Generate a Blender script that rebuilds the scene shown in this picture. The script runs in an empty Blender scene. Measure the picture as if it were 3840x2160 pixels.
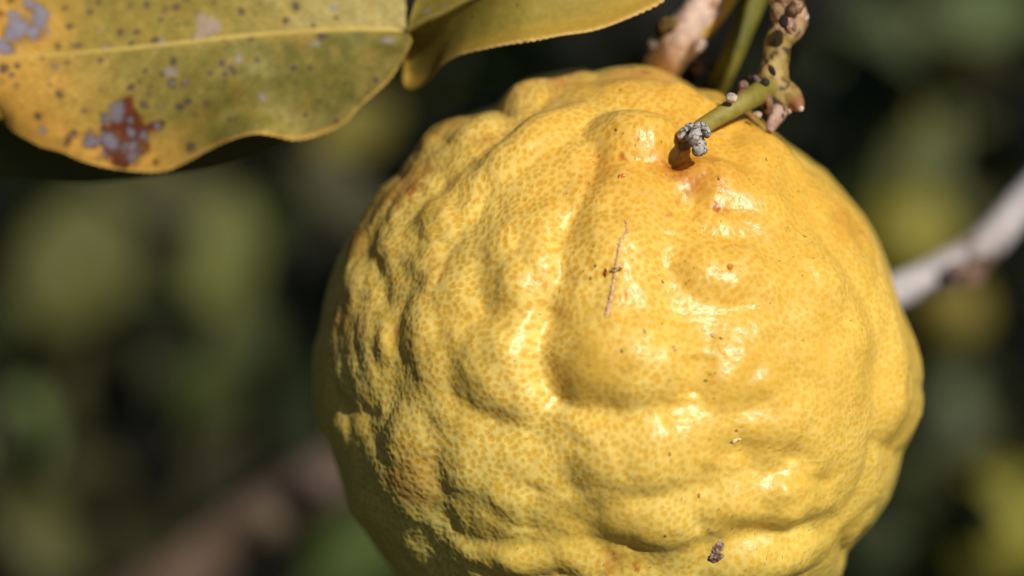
import bpy, math, random
import numpy as np
from mathutils import Vector, Matrix, kdtree

# ------------------------------------------------------------------ camera
RNG = np.random.default_rng(7)
random.seed(7)
TILT = math.radians(30.0)
CR = np.array([1.0, 0.0, 0.0])
CU = np.array([0.0, math.sin(TILT), math.cos(TILT)])
CF = np.array([0.0, math.cos(TILT), -math.sin(TILT)])
W_PX, H_PX = 3840.0, 2160.0
LENS, SENSOR = 100.0, 36.0
F = LENS / SENSOR * W_PX                      # focal length in photo pixels
R0 = 0.045                                    # fruit radius (m)
FCX, FCY, FRPX = 2320.0, 1392.0, 1146.0       # fruit disc in the photograph
DFRUIT = math.sqrt((F * R0 / FRPX) ** 2 + R0 ** 2)
FC = np.array([0.0, 0.0, 1.20])               # fruit centre in the world

def ray(px, py):
    return CF + CR * (px - W_PX / 2) / F + CU * (H_PX / 2 - py) / F
_r = ray(FCX, FCY)
CAM = FC - _r / np.linalg.norm(_r) * DFRUIT

def P(px, py, d):
    """point seen at photo pixel px,py at depth d (m) along the view axis"""
    return CAM + ray(px, py) * d
def PX(d):
    """metres per photo pixel at depth d"""
    return d / F
def project(p):
    q = p - CAM
    z = q @ CF
    return W_PX / 2 + F * (q @ CR) / z, H_PX / 2 - F * (q @ CU) / z, z

scene = bpy.context.scene
cam_d = bpy.data.cameras.new("camera")
cam_o = bpy.data.objects.new("camera", cam_d)
scene.collection.objects.link(cam_o)
cam_o.matrix_world = Matrix(((CR[0], CU[0], -CF[0], CAM[0]), (CR[1], CU[1], -CF[1], CAM[1]),
                             (CR[2], CU[2], -CF[2], CAM[2]), (0, 0, 0, 1)))
cam_d.lens = LENS
cam_d.sensor_width = SENSOR
cam_d.clip_start = 0.02
cam_d.clip_end = 500.0
cam_d.dof.use_dof = True
cam_d.dof.focus_distance = DFRUIT - R0 + 0.009
cam_d.dof.aperture_fstop = 8.0
scene.camera = cam_o

# ------------------------------------------------------------------ light
SUN = CR * 0.41 + CU * 0.39 - CF * 0.825
SUN = SUN / np.linalg.norm(SUN)
world = bpy.data.worlds.new("World")
scene.world = world
world.use_nodes = True
wn = world.node_tree
sky = wn.nodes.new("ShaderNodeTexSky")
sky.sky_type = 'NISHITA'
sky.sun_disc = False
sky.sun_elevation = math.asin(SUN[2])
sky.sun_rotation = math.atan2(SUN[0], SUN[1])
wn.nodes["Background"].inputs["Strength"].default_value = 0.05
wn.links.new(sky.outputs[0], wn.nodes["Background"].inputs["Color"])
sun_d = bpy.data.lights.new("sun", 'SUN')
sun_d.energy = 4.8
sun_d.angle = math.radians(0.53)
sun_d.color = (1.0, 0.955, 0.88)
sun_o = bpy.data.objects.new("sun", sun_d)
scene.collection.objects.link(sun_o)
sun_o.rotation_euler = Vector(SUN).to_track_quat('Z', 'Y').to_euler()
sun_o.location = (2, -2, 4)
vs = scene.view_settings
vs.view_transform = 'Standard'
vs.look = 'None'
vs.exposure = -0.22
vs.gamma = 1.0
vs.use_curve_mapping = False
scene.cycles.use_denoising = True
scene.cycles.max_bounces = 6

# ------------------------------------------------------------------ helpers
COLL = scene.collection

def lin(r, g, b):
    def f(c):
        c /= 255.0
        return c / 12.92 if c <= 0.04045 else ((c + 0.055) / 1.055) ** 2.4
    return np.array([f(r), f(g), f(b)], dtype=np.float32)

def _hash(ix, iy, iz, seed):
    h = (ix * 374761393 + iy * 668265263 + iz * 2147483647 + seed * 1274126177) & 0xFFFFFFFF
    h = ((h ^ (h >> 13)) * 1274126177) & 0xFFFFFFFF
    h = ((h ^ (h >> 16)) * 2246822519) & 0xFFFFFFFF
    return ((h ^ (h >> 15)) & 0xFFFFFF).astype(np.float32) / 16777215.0

def vnoise(p, seed=0):
    """value noise -1..1, p (n,3)"""
    p = np.asarray(p, dtype=np.float64)
    i = np.floor(p).astype(np.int64)
    f = (p - i).astype(np.float32)
    f = f * f * f * (f * (f * 6 - 15) + 10)
    out = 0
    for dx in (0, 1):
        wx = f[:, 0] if dx else 1 - f[:, 0]
        for dy in (0, 1):
            wy = f[:, 1] if dy else 1 - f[:, 1]
            for dz in (0, 1):
                wz = f[:, 2] if dz else 1 - f[:, 2]
                out = out + wx * wy * wz * _hash(i[:, 0] + dx, i[:, 1] + dy, i[:, 2] + dz, seed)
    return out * 2 - 1

ROT = np.array([[0.36, 0.48, -0.8], [-0.8, 0.6, 0.0], [0.48, 0.64, 0.6]])
def fbm(p, oct=3, seed=0, gain=0.5):
    a, s, t = 1.0, 0.0, 0.0
    p = np.asarray(p, dtype=np.float64) @ ROT
    for k in range(oct):
        s = s + a * vnoise(p, seed + 17 * k)
        t += a
        a *= gain
        p = (p * 2.03 + 11.7) @ ROT
    return s / t

def sstep(a, b, x):
    t = np.clip((x - a) / (b - a), 0, 1)
    return t * t * (3 - 2 * t)

def mesh_from(name, verts, faces, cols=None, mat=None, smooth=True):
    """verts (n,3), faces (m,4) or (m,3) int arrays, or a list of such arrays"""
    me = bpy.data.meshes.new(name)
    verts = np.ascontiguousarray(verts, dtype=np.float32)
    if not isinstance(faces, (list, tuple)):
        faces = [faces]
    faces = [np.asarray(f, dtype=np.int32) for f in faces if len(f)]
    nl = sum(f.size for f in faces)
    nf = sum(len(f) for f in faces)
    me.vertices.add(len(verts))
    me.vertices.foreach_set("co", verts.ravel())
    me.loops.add(nl)
    me.loops.foreach_set("vertex_index", np.concatenate([f.ravel() for f in faces]))
    me.polygons.add(nf)
    tot = np.concatenate([np.full(len(f), f.shape[1], dtype=np.int32) for f in faces])
    me.polygons.foreach_set("loop_start", np.concatenate([[0], np.cumsum(tot)[:-1]]).astype(np.int32))
    me.polygons.foreach_set("use_smooth", np.full(nf, smooth, dtype=bool))
    me.update(calc_edges=True)
    if cols is not None:
        at = me.color_attributes.new("Col", 'FLOAT_COLOR', 'POINT')
        c4 = np.ones((len(verts), 4), dtype=np.float32)
        c4[:, :cols.shape[1]] = cols
        at.data.foreach_set("color", c4.ravel())
    if mat is not None:
        me.materials.append(mat)
    return me

def link(name, me, parent=None):
    o = bpy.data.objects.new(name, me)
    COLL.objects.link(o)
    if parent is not None:
        o.parent = parent
        o.matrix_parent_inverse = Matrix.Translation(-world_loc(parent))
    return o

def world_loc(o):
    v = Vector(o.location)
    if o.parent is not None:
        v = o.matrix_parent_inverse @ v + world_loc(o.parent)
    return v

def thing(name, loc, label, cat, group=None):
    o = bpy.data.objects.new(name, None)
    o.empty_display_size = 0.01
    o.location = tuple(float(x) for x in loc)
    COLL.objects.link(o)
    o["label"] = label
    o["category"] = cat
    if group:
        o["group"] = group
    return o

def grid_faces(nu, nv, off=0, flip=False, wrap=False):
    u = np.arange(nu - 1)[:, None]
    v = np.arange(nv if wrap else nv - 1)[None, :]
    a = u * nv + v
    b = u * nv + (v + 1) % nv
    c = (u + 1) * nv + (v + 1) % nv
    d = (u + 1) * nv + v
    q = np.stack([a, b, c, d] if not flip else [a, d, c, b], axis=-1).reshape(-1, 4)
    return q + off

def spline(pts, n):
    """Catmull-Rom through pts (k, m) resampled to n"""
    pts = np.asarray(pts, dtype=np.float64)
    k = len(pts)
    seg = np.linalg.norm(np.diff(pts[:, :min(3, pts.shape[1])], axis=0), axis=1) + 1e-9
    s = np.concatenate([[0], np.cumsum(seg)])
    t = np.linspace(0, s[-1], n)
    ext = np.vstack([2 * pts[0] - pts[1], pts, 2 * pts[-1] - pts[-2]])
    i = np.clip(np.searchsorted(s, t, side='right') - 1, 0, k - 2)
    x = ((t - s[i]) / seg[i])[:, None]
    p0, p1, p2, p3 = ext[i], ext[i + 1], ext[i + 2], ext[i + 3]
    return 0.5 * (2 * p1 + (p2 - p0) * x + (2 * p0 - 5 * p1 + 4 * p2 - p3) * x ** 2 + (3 * p1 - p0 - 3 * p2 + p3) * x ** 3)

def tube(pts, n=80, sides=28, bump=0.0, bscale=400.0, seed=1, cap=True):
    """pts: rows (x,y,z,r). returns verts, faces, t(0..1), angle, normals"""
    q = spline(pts, n)
    c, r = q[:, :3], np.maximum(q[:, 3], 1e-5)
    tan = np.gradient(c, axis=0)
    tan /= np.linalg.norm(tan, axis=1)[:, None]
    ref = -CF
    side = np.cross(tan, ref)
    bad = np.linalg.norm(side, axis=1) < 0.15
    side[bad] = np.cross(tan[bad], CU)
    side /= np.linalg.norm(side, axis=1)[:, None]
    frt = np.cross(side, tan)
    a = np.linspace(0, 2 * math.pi, sides, endpoint=False)
    nrm = side[:, None, :] * np.cos(a)[None, :, None] + frt[:, None, :] * np.sin(a)[None, :, None]
    rr = np.repeat(r[:, None], sides, axis=1)
    base = c[:, None, :] + nrm * rr[:, :, None]
    if bump:
        nz = fbm(base.reshape(-1, 3) * bscale, 3, seed).reshape(n, sides)
        rr = rr * (1 + bump * nz)
    v = (c[:, None, :] + nrm * rr[:, :, None]).reshape(-1, 3)
    faces = [grid_faces(n, sides, wrap=True, flip=True)]
    t = np.repeat(np.linspace(0, 1, n), sides)
    ang = np.tile(a, n)
    nn = nrm.reshape(-1, 3)
    if cap:
        m = len(v)
        v = np.vstack([v, c[0] - tan[0] * r[0] * 0.3, c[-1] + tan[-1] * r[-1] * 0.3])
        k = np.arange(sides)
        k2 = (k + 1) % sides
        l = (n - 1) * sides
        faces.append(np.stack([np.full(sides, m), k, k2], 1))
        faces.append(np.stack([np.full(sides, m + 1), l + k2, l + k], 1))
        t = np.concatenate([t, [0, 1]])
        ang = np.concatenate([ang, [0, 0]])
        nn = np.vstack([nn, -tan[0], tan[-1]])
    return v, faces, t, ang, nn

def lump(center, rx, ry, rz, axes=None, bump=0.15, bscale=500.0, seed=3, nu=22, nv=30, squash=1.0):
    """bumpy closed ellipsoid; axes rows = local x,y,z"""
    th = np.linspace(0.02, math.pi - 0.02, nu)
    ph = np.linspace(0, 2 * math.pi, nv, endpoint=False)
    T, Q = np.meshgrid(th, ph, indexing='ij')
    d = np.stack([np.sin(T) * np.cos(Q), np.sin(T) * np.sin(Q), np.cos(T)], -1).reshape(-1, 3)
    ax = np.eye(3) if axes is None else np.asarray(axes)
    p0 = d * np.array([rx, ry, rz])
    w = p0 @ ax
    nz = fbm((w + center) * bscale, 3, seed)
    v = center + w * (1 + bump * nz)[:, None]
    return v, grid_faces(nu, nv, wrap=True), nz, d @ ax

# ---------------- materials
def nodes(mat):
    mat.use_nodes = True
    nt = mat.node_tree
    return nt, nt.nodes["Principled BSDF"]

def col_material(name, rough=0.5, spec=0.5, var=0.18, vscale=900.0, bump=0.2, bdist=0.0002, bscale=2500.0,
                 sss=0.0, sss_scale=0.001, sss_radius=(1, 0.5, 0.15), transl=0.0):
    """attribute colour with fine procedural variation and relief"""
    m = bpy.data.materials.new(name)
    nt, pr = nodes(m)
    at = nt.nodes.new("ShaderNodeAttribute")
    at.attribute_name = "Col"
    tc = nt.nodes.new("ShaderNodeTexCoord")
    nz = nt.nodes.new("ShaderNodeTexNoise")
    nz.inputs["Scale"].default_value = vscale
    nz.inputs["Detail"].default_value = 4
    nt.links.new(tc.outputs["Object"], nz.inputs["Vector"])
    mr = nt.nodes.new("ShaderNodeMapRange")
    mr.inputs["From Min"].default_value = 0.3
    mr.inputs["From Max"].default_value = 0.7
    mr.inputs["To Min"].default_value = 1 - var
    mr.inputs["To Max"].default_value = 1 + var
    nt.links.new(nz.outputs["Fac"], mr.inputs["Value"])
    mx = nt.nodes.new("ShaderNodeVectorMath")
    mx.operation = 'SCALE'
    nt.links.new(at.outputs["Color"], mx.inputs[0])
    nt.links.new(mr.outputs[0], mx.inputs["Scale"])
    nt.links.new(mx.outputs[0], pr.inputs["Base Color"])
    pr.inputs["Roughness"].default_value = rough
    pr.inputs["Specular IOR Level"].default_value = spec
    n2 = nt.nodes.new("ShaderNodeTexNoise")
    n2.inputs["Scale"].default_value = bscale
    n2.inputs["Detail"].default_value = 3
    nt.links.new(tc.outputs["Object"], n2.inputs["Vector"])
    bp = nt.nodes.new("ShaderNodeBump")
    bp.inputs["Strength"].default_value = bump
    bp.inputs["Distance"].default_value = bdist
    nt.links.new(n2.outputs["Fac"], bp.inputs["Height"])
    nt.links.new(bp.outputs[0], pr.inputs["Normal"])
    if sss > 0:
        pr.inputs["Subsurface Weight"].default_value = sss
        pr.inputs["Subsurface Scale"].default_value = sss_scale
        pr.inputs["Subsurface Radius"].default_value = sss_radius
    if transl > 0:
        tr = nt.nodes.new("ShaderNodeBsdfTranslucent")
        nt.links.new(mx.outputs[0], tr.inputs["Color"])
        ms = nt.nodes.new("ShaderNodeMixShader")
        ms.inputs["Fac"].default_value = transl
        nt.links.new(pr.outputs[0], ms.inputs[1])
        nt.links.new(tr.outputs[0], ms.inputs[2])
        nt.links.new(ms.outputs[0], nt.nodes["Material Output"].inputs["Surface"])
    return m

M_PEEL = col_material("peel", rough=0.35, spec=0.42, var=0.06, vscale=1400, bump=0.40, bdist=0.00012, bscale=2600,
                      sss=0.36, sss_scale=0.0015, sss_radius=(1.0, 0.5, 0.10))
M_SCAR = col_material("corky_scar", rough=0.8, spec=0.2, var=0.3, vscale=2600, bump=0.5, bdist=0.0002, bscale=4000)
M_LEAF = col_material("spotted_leaf_skin", rough=0.58, spec=0.25, var=0.10, vscale=1100, bump=0.25, bdist=0.00012, bscale=2200, transl=0.10)
M_RIB = col_material("leaf_rib", rough=0.5, spec=0.35, var=0.08, vscale=900, bump=0.1)
M_TWIG = col_material("green_twig_bark", rough=0.55, spec=0.3, var=0.15, vscale=1300, bump=0.4, bdist=0.0002, bscale=2600, sss=0.05)
M_BARK = col_material("corky_bark", rough=0.8, spec=0.2, var=0.22, vscale=800, bump=0.6, bdist=0.0004, bscale=1600)
M_STUB = col_material("dry_grey_bark", rough=0.85, spec=0.2, var=0.25, vscale=2400, bump=0.8, bdist=0.0004, bscale=3200)
M_BGLEAF = col_material("dark_green_leaf", rough=0.6, spec=0.2, var=0.2, vscale=60, bump=0.2, transl=0.12)
M_BGFRUIT = col_material("unripe_peel", rough=0.45, spec=0.4, var=0.1, vscale=80, bump=0.3, bdist=0.0006, bscale=900, sss=0.1)

def soil_material():
    m = bpy.data.materials.new("dark_soil")
    nt, pr = nodes(m)
    tc = nt.nodes.new("ShaderNodeTexCoord")
    nz = nt.nodes.new("ShaderNodeTexNoise")
    nz.inputs["Scale"].default_value = 14
    nz.inputs["Detail"].default_value = 8
    nt.links.new(tc.outputs["Object"], nz.inputs["Vector"])
    cr = nt.nodes.new("ShaderNodeValToRGB")
    cr.color_ramp.elements[0].color = (0.012, 0.010, 0.006, 1)
    cr.color_ramp.elements[1].color = (0.045, 0.040, 0.022, 1)
    nt.links.new(nz.outputs["Fac"], cr.inputs[0])
    nt.links.new(cr.outputs[0], pr.inputs["Base Color"])
    pr.inputs["Roughness"].default_value = 0.95
    bp = nt.nodes.new("ShaderNodeBump")
    bp.inputs["Strength"].default_value = 0.6
    bp.inputs["Distance"].default_value = 0.02
    nt.links.new(nz.outputs["Fac"], bp.inputs["Height"])
    nt.links.new(bp.outputs[0], pr.inputs["Normal"])
    return m

# ------------------------------------------------------------------ ground
gn = 60
gx = np.linspace(-1, 1, gn)
gx = np.sign(gx) * np.abs(gx) ** 3 * 200
GX, GY = np.meshgrid(gx, gx, indexing='ij')
gv = np.stack([GX, GY, 0.03 * fbm(np.stack([GX, GY, 0 * GX], -1).reshape(-1, 3) * 2.0, 3, 5).reshape(gn, gn)], -1).reshape(-1, 3)
ground = link("ground", mesh_from("ground", gv, grid_faces(gn, gn, flip=True), mat=soil_material()))
ground["kind"] = "structure"

# ------------------------------------------------------------------ the fruit
VW = (CAM - FC) / np.linalg.norm(CAM - FC)          # from fruit centre to the lens
VA = CR - VW * (CR @ VW); VA /= np.linalg.norm(VA)
VB = np.cross(VW, VA)                                # up

def pix_to_dir(px, py):
    d = ray(px, py); d = d / np.linalg.norm(d)
    oc = CAM - FC
    b = d @ oc
    disc = b * b - (oc @ oc - R0 * R0)
    if disc < 0:
        q = CAM + d * (-b) - FC
        return q / np.linalg.norm(q)
    q = CAM + d * (-b - math.sqrt(disc)) - FC
    return q / np.linalg.norm(q)
def dir_to_E(n):
    n = np.atleast_2d(n)
    th = np.arccos(np.clip(n @ VW, -1, 1))
    ph = np.arctan2(n @ VB, n @ VA)
    return np.stack([th * np.cos(ph), th * np.sin(ph)], -1) * 45.0     # millimetres of arc
def VtoPx(x, y):
    return 1150 + 1.353 * x, 200 + 1.353 * y
def V2E(x, y):
    return dir_to_E(pix_to_dir(*VtoPx(x, y)))[0]
VMM = 1.353 * 45.0 / FRPX                            # millimetres per unit of the V drawing

NG = 800
g = np.linspace(-1, 1, NG)
A_, B_ = np.meshgrid(g, g, indexing='ij')
# concentric square -> disc
with np.errstate(divide='ignore', invalid='ignore'):
    c1 = np.abs(A_) > np.abs(B_)
    rho = np.where(c1, A_, B_)
    phi = np.where(c1, (math.pi / 4) * B_ / A_, math.pi / 2 - (math.pi / 4) * A_ / B_)
phi = np.where(np.isfinite(phi), phi, 0)
phi = np.where(rho < 0, phi + math.pi, phi)
rho = np.abs(rho).ravel(); phi = phi.ravel()
T1, K1 = math.radians(104), 0.90
theta = np.where(rho < K1, rho / K1 * T1, T1 + (rho - K1) / (1 - K1) * (math.pi - T1))
ndir = (np.sin(theta) * np.cos(phi))[:, None] * VA + (np.sin(theta) * np.sin(phi))[:, None] * VB + np.cos(theta)[:, None] * VW
E = (np.stack([np.cos(phi), np.sin(phi)], -1) * theta[:, None] * 45.0).astype(np.float32)

HS = 2.0
LUMP = 1.5
# domes: x, y, rx, ry, rotation(deg), height mm   (V units)
domes = [
 (905, 225, 105, 80, 0, 1.9), (860, 400, 110, 110, 0, 0.9), (838, 545, 105, 120, 0, 1.5), (850, 700, 130, 110, 0, 1.0),
 (880, 850, 170, 115, -10, 2.4), (600, 600, 95, 135, 0, 1.1), (960, 115, 190, 85, 0, 0.9),
 (600, 250, 200, 70, 38, 1.4), (600, 95, 80, 50, 20, 0.6), (470, 205, 80, 55, 30, 0.7), (350, 225, 60, 55, 0, 0.5),
 (330, 480, 90, 120, 0, 0.5), (370, 745, 105, 130, 0, 1.0), (185, 800, 60, 120, 10, 0.35), (130, 600, 45, 120, 10, 0.3),
 (225, 520, 60, 90, 0, 0.5),
 (545, 870, 120, 115, 0, 1.3), (540, 1235, 140, 130, 0, 0.95),
 (250, 1130, 110, 140, 0, 0.5), (92, 1050, 45, 55, 0, 0.5), (920, 1105, 165, 125, 0, 1.9), (990, 1275, 135, 80, 0, 1.5),
 (560, 1400, 120, 45, 0, 0.9), (1290, 1245, 170, 65, -5, 1.2), (1290, 1405, 170, 70, 0, 1.4),
 (1350, 1015, 120, 75, 10, 0.9), (1190, 890, 110, 80, 0, 0.8), (1215, 762, 62, 45, 0, 0.45), (1180, 610, 120, 70, -10, 0.9),
 (1240, 465, 110, 55, 0, 0.6), (1180, 370, 130, 65, -15, 1.2), (1480, 880, 100, 170, 0, 0.7), (1440, 640, 100, 130, 15, 0.5),
 (1300, 260, 110, 90, 30, 0.8), (1420, 1130, 100, 80, 0, 0.5), (700, 720, 60, 60, 0, 0.2),
 (1010, 650, 55, 130, 0, -0.5), (1025, 285, 34, 46, 0, -0.9), (1065, 400, 40, 60, -20, -0.7),
 (1640, 900, 60, 160, 0, 0.6), (1020, 900, 50, 60, 0, 0.3), (760, 1400, 110, 45, 0, 0.4),
 (450, 620, 70, 90, 0, 0.3), (700, 1180, 70, 90, 0, 0.3), (1120, 1020, 90, 70, 0, 0.4),
]
# creases: depth mm, width V (left side of travel), width (right side), points
creases = [
 (1.0, 26, 50, [(690, 690), (652, 770), (640, 850), (662, 930), (740, 985)]),
 (0.7, 40, 40, [(1075, 830), (1080, 900), (1050, 970), (970, 1010)]),
 (1.3, 26, 70, [(815, 190), (805, 250), (797, 330), (765, 410), (712, 500), (702, 560), (700, 620), (672, 700), (648, 770), (640, 850), (662, 930), (740, 985), (890, 1005), (1020, 975)]),
 (0.8, 30, 55, [(690, 95), (600, 180), (520, 260), (450, 340), (412, 430), (395, 520)]),
 (0.6, 40, 60, [(345, 625), (270, 700), (243, 790), (275, 880)]),
 (0.6, 30, 50, [(430, 890), (470, 975), (560, 1030), (690, 1065)]),
 (0.5, 24, 40, [(640, 1180), (630, 1250), (622, 1340)]),
 (0.6, 26, 50, [(760, 1040), (735, 1100), (728, 1170), (745, 1240)]),
 (0.7, 30, 30, [(1125, 1125), (1100, 1190), (1085, 1260), (1090, 1330)]),
 (0.6, 50, 50, [(420, 1300), (500, 1350), (640, 1342), (790, 1375), (930, 1430), (1060, 1440)]),
 (0.6, 40, 40, [(1110, 1140), (1240, 1095), (1390, 1130)]),
 (0.5, 40, 40, [(1290, 1225), (1400, 1215), (1500, 1225)]),
 (0.6, 40, 40, [(1150, 1345), (1290, 1335), (1420, 1300)]),
 (0.5, 45, 45, [(940, 440), (1090, 490), (1250, 520)]),
 (0.8, 30, 45, [(1365, 310), (1390, 390), (1440, 520), (1540, 650), (1588, 790), (1592, 900), (1572, 1050), (1560, 1150), (1500, 1270), (1480, 1340)]),
 (0.5, 26, 26, [(1058, 830), (1062, 960)]),
 (0.8, 30, 40, [(60, 940), (150, 1000), (210, 985)]),
 (0.8, 26, 40, [(190, 560), (205, 640), (200, 720)]),
 (0.6, 26, 40, [(330, 360), (290, 450), (200, 500)]),
 (0.5, 30, 30, [(1040, 110), (1080, 150), (1100, 230)]),
 (0.5, 30, 30, [(470, 290), (560, 220)]),
 (0.8, 24, 24, [(500, 120), (527, 141), (575, 170), (640, 160)]),
 (0.8, 30, 30, [(1680, 1125), (1642, 1114), (1600, 1085), (1570, 1040)]),
 (0.7, 24, 24, [(1490, 1300), (1490, 1340), (1498, 1390), (1510, 1430)]),
 (0.6, 24, 24, [(300, 170), (330, 200), (395, 260)]),
]
h = np.zeros(len(E), dtype=np.float32)
dacc = np.zeros(len(E), dtype=np.float32)
DS, DK = 1.5, 3.2
for (x, y, rx, ry, rot, hh) in domes:
    c = V2E(x, y)
    d = E - c.astype(np.float32)
    m = np.abs(d).max(1) < 26
    a = math.radians(rot)
    dx = d[m, 0] * math.cos(a) + d[m, 1] * math.sin(a)
    dy = -d[m, 0] * math.sin(a) + d[m, 1] * math.cos(a)
    q = (dx / (rx * VMM)) ** 2 + (dy / (ry * VMM)) ** 2
    if hh < 0:
        h[m] += hh * HS * np.exp(-q ** 1.25 * 0.9)
        continue
    p = 1 - q / 1.75
    hd = hh * DS * 0.5 * (p + np.sqrt(p * p + 0.05)) - 0.03
    dacc[m] += np.expm1(np.clip(hd, 0, None) * DK)
h += np.log1p(dacc) / DK

def poly_field(pts, M, n=60):
    """signed distance to a smooth polyline and its end-taper"""
    pl = spline(pts, n).astype(np.float32)
    lo, hi = pl.min(0) - M, pl.max(0) + M
    m = np.where(((E > lo) & (E < hi)).all(1))[0]
    e = E[m]
    best = np.full(len(m), 1e9, np.float32); sg = np.zeros(len(m), np.float32); tt = np.zeros(len(m), np.float32)
    for i in range(n - 1):
        a, b = pl[i], pl[i + 1]
        ab = b - a
        L = ab @ ab + 1e-9
        t = np.clip(((e - a) @ ab) / L, 0, 1)
        dv = e - (a + t[:, None] * ab)
        dd = (dv ** 2).sum(1)
        k = dd < best
        best[k] = dd[k]
        sg[k] = np.sign(ab[0] * dv[k, 1] - ab[1] * dv[k, 0])
        tt[k] = (i + t[k]) / (n - 1)
    return m, np.sqrt(best), sg, tt
for (dep, wl, wr, pts) in creases:
    ep = [V2E(*p) for p in pts]
    m, s, sg, tt = poly_field(ep, 9.0)
    w = np.where(sg > 0, wr, wl) * VMM
    tap = sstep(0, 0.18, tt) * sstep(0, 0.18, 1 - tt)
    e0 = 0.55
    h[m] -= dep * HS * 0.46 * tap * np.exp(-((np.sqrt(s * s + e0 * e0) - e0) / w) ** 1.15)

# a scatter of small natural undulations over the whole fruit
nd = ndir * 45.0
h += 0.36 * fbm(nd * 0.17, 2, 31).astype(np.float32)
h += 0.18 * fbm(nd * 0.30, 2, 41).astype(np.float32)
h += 0.022 * fbm(nd * 1.3, 2, 51).astype(np.float32)
# tight rounded lumps all over the rind, each one a low dome against its neighbours
LN = 680
li = np.arange(LN) + 0.5
lz = 1 - 2 * li / LN
lph = li * math.pi * (3 - math.sqrt(5))
lpnt = np.stack([np.sqrt(1 - lz * lz) * np.cos(lph), np.sqrt(1 - lz * lz) * np.sin(lph), lz], -1)
lpnt += RNG.normal(size=lpnt.shape) * 0.042
lpnt /= np.linalg.norm(lpnt, axis=1)[:, None]
lpnt = lpnt[lpnt @ VW > -0.4]
lamp_ = RNG.uniform(0.35, 1.0, len(lpnt)).astype(np.float32)
wdir = (ndir + 0.035 * np.stack([fbm(nd * 0.22, 2, 150 + k) for k in range(3)], -1)).astype(np.float32)
wdir /= np.linalg.norm(wdir, axis=1)[:, None]
lump_h = np.zeros(len(E), np.float32)
for a0 in range(0, len(E), 40000):
    dd = (wdir[a0:a0 + 40000] @ lpnt.T.astype(np.float32))
    dome = lamp_[None, :] * np.clip(1 - (2 - 2 * dd) * np.float32((45.0 / 5.6) ** 2), 0, 1) ** 2
    lump_h[a0:a0 + 40000] = np.log(np.expm1(dome * 5).sum(1) + 1) / 5
lump_h -= lump_h.mean()
lmask = np.clip(0.75 + 0.9 * fbm(nd * 0.09, 2, 161), 0.25, 1.3).astype(np.float32)
rd = V2E(840, 620)
ridge = 1 - 0.6 * np.exp(-((E[:, 0] - rd[0]) / 9.0) ** 2 - ((E[:, 1] - rd[1]) / 17.0) ** 2)
r2 = V2E(290, 1230)
ridge = ridge * (1 - 0.7 * np.exp(-((E[:, 0] - r2[0]) / 11.0) ** 2 - ((E[:, 1] - r2[1]) / 12.0) ** 2))
limb = 1 - 0.7 * sstep(math.radians(38), math.radians(74), theta)
h += (LUMP * lump_h * lmask * ridge * limb).astype(np.float32)
# random lobes on the far side
for k in range(70):
    d0 = RNG.normal(size=3); d0 /= np.linalg.norm(d0)
    if d0 @ VW > -0.15:
        continue
    q = np.arccos(np.clip(ndir @ d0, -1, 1)) * 45 / RNG.uniform(5, 9)
    h += (RNG.uniform(0.8, 2.0) * np.exp(-q ** 2.4)).astype(np.float32)

# outline traced from the photograph (units of a 2576 px wide copy)
sil = [(1000, 1449), (960, 1400), (920, 1340), (880, 1290), (860, 1220), (845, 1170), (830, 1120), (800, 1080), (790, 1010),
 (787, 950), (790, 870), (805, 820), (815, 760), (830, 700), (850, 650), (870, 610), (895, 570), (925, 520), (960, 470),
 (1000, 440), (1030, 395), (1060, 350), (1085, 322), (1120, 304), (1180, 288), (1225, 272), (1250, 262), (1290, 215), (1330, 195), (1380, 184),
 (1440, 174), (1470, 172), (1500, 180), (1540, 170), (1600, 165), (1640, 168), (1690, 188), (1730, 210), (1755, 224), (1800, 228),
 (1840, 246), (1890, 290), (1930, 338), (1960, 375), (1990, 404), (2015, 424), (2060, 440), (2120, 484), (2170, 540), (2200, 590),
 (2220, 640), (2240, 700), (2262, 770), (2280, 805), (2302, 850), (2318, 905), (2322, 950), (2318, 972), (2324, 1005), (2318, 1045), (2300, 1085),
 (2270, 1138), (2262, 1180), (2235, 1260), (2190, 1325), (2150, 1362), (2128, 1388), (2126, 1420), (2118, 1449)]
sil = np.array(sil, float) * (3840 / 2576.0)
sa = np.arctan2(FCY - sil[:, 1], sil[:, 0] - FCX)
sr = np.hypot(sil[:, 0] - FCX, sil[:, 1] - FCY)
extra = np.radians(np.arange(-118, -66, 6.0))
sa = np.concatenate([sa, extra]); sr = np.concatenate([sr, np.full(len(extra), FRPX * 0.99)])
o_ = np.argsort(sa); sa, sr = sa[o_], sr[o_]
sa = np.concatenate([sa - 2 * math.pi, sa, sa + 2 * math.pi]); sr = np.tile(sr, 3)
wl_ = np.exp(-np.abs((theta - math.radians(83)) / math.radians(15)) ** 2.0)
inner = 1 - 0.55 * sstep(math.radians(66), math.radians(84), theta) * (1 - sstep(math.radians(96), math.radians(112), theta))
h *= inner.astype(np.float32)
NB = 720
bins = (np.arange(NB) + 0.5) / NB * 2 * math.pi - math.pi
corr = np.zeros(NB)
target = np.interp(bins, sa, sr)
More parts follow.
